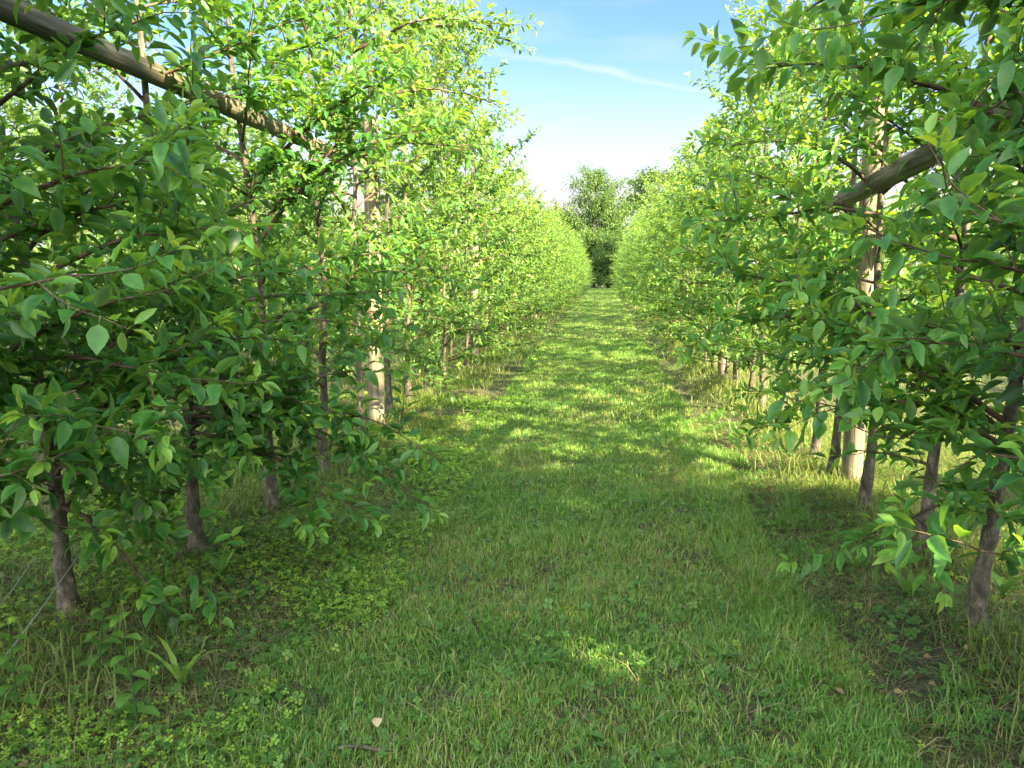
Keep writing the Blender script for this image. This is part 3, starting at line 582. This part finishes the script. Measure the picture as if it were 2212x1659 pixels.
# ------------------------------------------------------------------ large trees beyond the orchard
def big_tree(name, base, H, RC, seed, lab, grp, nleaf=9000, lsz=0.24, openness=0.5, crown0=0.18, mat=M_far, cat='tree', tb0=0.35):
    r = np.random.default_rng(seed); root = bpy.data.objects.new(name, None); COL.objects.link(root); root.location = loc3(base)
    z = np.linspace(-0.2, H * 0.9, 14); P = np.stack([np.cumsum(r.normal(0, 0.05, 14)), np.cumsum(r.normal(0, 0.05, 14)), z], -1)
    tr = Tubes(); r0 = H * 0.018; tr.add(P, r0 * (1 - 0.85 * (z.clip(0) / H)), 10, True, 0.05, r); link('trunk', tr.mesh('trunk'), M_bark, root)
    tips = []; lb = Tubes(); nl = int(20 + H * 1.6)
    for i in range(nl):
        t = r.uniform(crown0, 0.95); q = np.array([np.interp(t * H * 0.9, z, P[:, k]) for k in range(3)]); a = i * 2.4 + r.normal(0, 0.3)
        pr = math.sin(math.pi * min(1, (t - crown0 + 0.12) / (1.1 - crown0))) ** 0.6
        ln = RC * pr * r.uniform(0.6, 1.1); el = R(r.uniform(15, 50)); d = np.array([math.cos(a) * math.cos(el), math.sin(a) * math.cos(el), math.sin(el)])
        pts = [q]
        for s in range(6): d = unit(d + r.normal(0, 0.12, 3)); pts.append(pts[-1] + d * ln / 6)
        pts = np.array(pts); lb.add(pts, np.linspace(r0 * 0.35 * (1 - t * 0.6), r0 * 0.04, 7), 5, False)
        for k in (2, 3, 4, 5, 6):
            tips.append((pts[k], 0.24 * RC * (0.6 + 0.5 * r.random())))
            for m in range(2):
                dd = unit(r.normal(0, 1, 3) + d * 0.6); e = pts[k] + dd * RC * 0.28 * r.random(); tips.append((e, 0.17 * RC * (0.5 + r.random() * 0.6)))
                lb.add(np.array([pts[k], (pts[k] + e) / 2 + r.normal(0, 0.05, 3), e]), [r0 * 0.07, r0 * 0.05, r0 * 0.02], 3, False)
    link('limbs', lb.mesh('limbs'), M_bark, root)
    keep = [tp for tp in tips if r.random() > openness * 0.45]
    C = np.array([k[0] for k in keep]); Rd = np.array([k[1] for k in keep]); w_ = r.integers(0, len(C), nleaf)
    g = r.normal(0, 1, (nleaf, 3)); g /= np.linalg.norm(g, axis=1)[:, None]; rad = Rd[w_] * r.random(nleaf) ** 0.45
    LPp = C[w_] + g * rad[:, None] * np.array([1, 1, 0.7]); LPp[:, 2] = np.maximum(LPp[:, 2], 0.1)
    A = g + r.normal(0, 0.6, (nleaf, 3)) + np.array([0, 0, -0.3]); ct = r.normal(0.45, 0.14, len(C))
    link('crown', leaves_mesh('crown', LPp, A, r.uniform(0.6, 1.1, nleaf) * lsz, np.clip(ct[w_] + r.normal(0, 0.12, nleaf), 0, 1), r, False, 0.6), mat, root)
    return tag(root, lab, cat, grp)
GW = 'trees beyond the end of the orchard'
def bt(u, vtop, Y, RC, seed, lab, **k):
    p = PY(u, 590, Y); H = PY(u, vtop, Y).z / 1.02
    big_tree('broadleaf_tree', (p.x, p.y), H, RC, seed, lab, GW, **k)
bt(1282, 345, 86, 4.9, 1, 'tall airy broadleaf tree rising in the middle at the end of the lane', nleaf=17000, lsz=0.27, openness=0.55, crown0=0.1)
bt(1200, 410, 92, 4.2, 2, 'pale loose crowned tree left of the tall middle tree', nleaf=10000, lsz=0.27, openness=0.8)
bt(1335, 470, 84, 3.2, 3, 'short dark bushy tree between the tall tree and the right row', nleaf=9000, lsz=0.3, openness=0.1, crown0=0.02)
bt(1398, 335, 70, 3.0, 4, 'tall bluish green tree showing over the right row', nleaf=9000, lsz=0.26, openness=0.3, crown0=0.1)
bt(1448, 345, 74, 3.4, 5, 'broad tree behind the right row, right of the bluish tree', nleaf=8000, lsz=0.28, openness=0.4)
bt(1130, 440, 95, 4.5, 6, 'low spreading tree far behind the left row', nleaf=8000, lsz=0.3)
bt(1262, 500, 82, 3.0, 7, 'dense bush-like tree closing the lane on the left', nleaf=9000, lsz=0.28, openness=0.0, crown0=0.02)
bt(1318, 500, 82, 3.0, 8, 'low dense tree closing the lane in the centre', nleaf=11000, lsz=0.24, openness=0.25, crown0=0.06)
bt(1292, 545, 80.5, 2.2, 12, 'dark shrub at the left side of the lane end', nleaf=7000, lsz=0.22, openness=0.2, crown0=0.02)
bt(1338, 535, 80.8, 2.4, 13, 'dark shrub at the right side of the lane end', nleaf=7000, lsz=0.22, openness=0.2, crown0=0.02)
bt(1300, 430, 90, 3.8, 9, 'leafy tree filling in below the tall middle tree', nleaf=12000, lsz=0.28, openness=0.2, crown0=0.05)
bt(1345, 420, 94, 4.0, 10, 'rounded tree between the tall middle tree and the bluish one', nleaf=10000, lsz=0.3, openness=0.3, crown0=0.05)
bt(1225, 455, 88, 4.2, 11, 'low rounded tree under the pale loose crowned tree', nleaf=10000, lsz=0.3, openness=0.3, crown0=0.05)
for k, u in enumerate((1040, 940, 830, 700, 560, 400, 1540, 1640, 1760, 1900, 2060)):
    bt(u, 455 + 12 * (k % 3), 92 + 3 * (k % 4), 5.0, 20 + k, 'distant woodland edge tree glimpsed through the apple rows', nleaf=5000, lsz=0.42, crown0=0.03, openness=0.1)
# large unseen trees added behind the camera on the right to shade the foreground
for k, (x, y, H, RC) in enumerate(((4.6, -2.9, 9.6, 2.1), (7.4, -3.2, 10.6, 2.4), (10.6, -3.0, 9.2, 2.4), (13.6, -3.4, 9.9, 2.5), (16.5, -3.2, 9.8, 2.5))):
    big_tree('added_shade_tree', (x, y), H, RC, 60 + k, 'unseen broad tree added behind the camera to shade the foreground', 'added shade trees behind the camera', nleaf=9000, lsz=0.26, openness=0.1, crown0=0.15)

# ------------------------------------------------------------------ single weeds and things lying on the ground
def strap_leaf(V, Q, tt, base, az, ln, wd, el, bend, tint, jag=0):
    n = 8; d = np.array([math.cos(az), math.sin(az)]); s = np.array([-d[1], d[0]]); x = 0.0; z = 0.0; e = el; i0 = len(V)
    for i in range(n):
        f = i / (n - 1); w = wd * (math.sin(math.pi * (0.08 + 0.88 * f)) ** 0.8) * (1 + jag * ((i % 2) - 0.5)); 
        c = np.array([base[0] + d[0] * x, base[1] + d[1] * x, base[2] + z])
        for k in (1, 0, -1): V.append(c + np.array([s[0], s[1], 0]) * w * k + np.array([0, 0, 0.25 * w * abs(k)])); tt.append(tint)
        x += ln / (n - 1) * math.cos(e); z += ln / (n - 1) * math.sin(e); e -= bend / (n - 1)
    for i in range(n - 1):
        for k in (0, 1): a = i0 + i * 3 + k; Q.append((a, a + 1, a + 4, a + 3))
def rosette(name, p, n, ln, wd, seed, lab, cat, grp=None, el=(0.5, 1.3), jag=0, tint=0.5):
    r = random.Random(seed); root = bpy.data.objects.new(name, None); COL.objects.link(root); root.location = loc3(p)
    for k in range(n):
        V, Q, tt = [], [], []
        strap_leaf(V, Q, tt, (0, 0, 0), k * 2.4 + r.uniform(-.3, .3), ln * r.uniform(0.6, 1.1), wd * r.uniform(.7, 1.1), r.uniform(*el), r.uniform(0.6, 1.4), tint + r.uniform(-.15, .2), jag)
        link('leaf', mkmesh('leaf', V, None, Q, {'tint': tt}), M_weed, root)
    tag(root, lab, cat, grp)
rosette('dock_plant', PG(392, 1490), 6, 0.27, 0.013, 1, 'upright weed with long narrow jagged pale leaves at lower left', 'weed', None, (1.1, 1.5), 0.5, 0.85)
GD = 'dandelion like weeds in the grass'
spots = [(1330, 1310, 'leafy weed on a bare soil patch in the middle of the lane'), (1560, 1440, 'broad leaved weed near the lower right of the lane'), (1165, 1440, 'small weed rosette in the lane grass left of the broad leaved one'),
         (1690, 1330, 'weed rosette on the dark soil strip at right'), (1850, 1230, 'upright weed between the right row trunks'), (1960, 1290, 'tall leaved weed beside the leaning right trunk'), (2165, 1300, 'bright weed right of the leaning right trunk'),
         (560, 1500, 'weed rosette in the short grass at lower left'), (240, 1590, 'weed rosette at the bottom left'), (1260, 1610, 'weed rosette at the bottom edge of the lane'), (1880, 1640, 'weed at the bottom edge, lower right'), (480, 1260, 'broad leaved weed behind the bare grey trunk at left'),
         (1040, 1010, 'weed tuft at the left edge of the lane in the sun'), (2080, 1500, 'weed in the dry grass of the lower right corner')]
for k, (u, v, lab) in enumerate(spots):
    tall = k in (4, 5, 6, 11)
    rosette('weed_rosette', PG(u, v), 7 + k % 4, 0.18 if tall else 0.10 + 0.02 * (k % 3), 0.018 if tall else 0.014, 30 + k, lab, 'weed', GD, (0.9, 1.4) if tall else (0.3, 0.9), 0.3, 0.5)
def stem_weed(p, h, seed, lab, lean):
    r = random.Random(seed); root = bpy.data.objects.new('stem_weed', None); COL.objects.link(root); root.location = loc3(p)
    tb = Tubes(); f = np.linspace(0, 1, 8); P = np.stack([lean[0] * f * h, lean[1] * f * h, f * h], -1); tb.add(P, np.linspace(0.004, 0.0015, 8), 6); link('stem', tb.mesh('stem'), M_weed, root)
    k = 0; z = 0.18
    while z < 1.0:
        for s in (0, math.pi):
            V, Q, tt = [], [], []; c = (lean[0] * z * h, lean[1] * z * h, z * h)
            strap_leaf(V, Q, tt, c, k * 1.57 + s + r.uniform(-.2, .2), 0.09 * (1.15 - 0.5 * z), 0.022 * (1.1 - 0.4 * z), 0.5, 1.2, 0.45 + 0.3 * z)
            link('leaf', mkmesh('leaf', V, None, Q, {'tint': tt}), M_weed, root)
        k += 1; z += 0.15
    tag(root, lab, 'weed', 'tall stemmed weeds at lower left')
stem_weed(PG(300, 1590), 0.42, 3, 'tall weed with paired leaves in front of the lower left trunk', (-0.15, 0.1))
stem_weed(PG(40, 1560), 0.36, 4, 'tall weed at the left edge below the wire', (-0.1, 0.1))
stem_weed(PG(210, 1480), 0.30, 5, 'weed growing at the foot of the lower left trunk', (0.1, 0.1))
def fallen_leaf(u, v, lab, tint, size):
    p = PG(u, v); V, Q, tt = [], [], []; strap_leaf(V, Q, tt, (0, 0, 0), u % 6, size, size * 0.3, 0.25, 0.6, tint)
    o = link('fallen_leaf', mkmesh('fallen_leaf', V, None, Q, {'tint': tt}), M_dead); o.location = loc3(p, 0.035); tag(o, lab, 'leaf', 'pale fallen leaves')
fallen_leaf(815, 1587, 'pale yellow fallen leaf lying in the grass at bottom left of the lane', 1.0, 0.055)
fallen_leaf(236, 1535, 'curled beige fallen leaf in the weeds at lower left', 0.8, 0.06)
fallen_leaf(1820, 1520, 'brown fallen leaf at the soil edge, lower right', 0.45, 0.045)
p = PG(790, 1648); tb = Tubes(); tb.add(np.array([(-0.09, 0, 0.02), (-0.03, 0.01, 0.026), (0.04, 0, 0.024), (0.11, 0.012, 0.02)]), [0.006, 0.007, 0.006, 0.003], 7, True)
o = link('fallen_stick', tb.mesh('fallen_stick'), M_bark); o.location = loc3(p); tag(o, 'short grey stick lying in the grass at the bottom edge', 'stick')
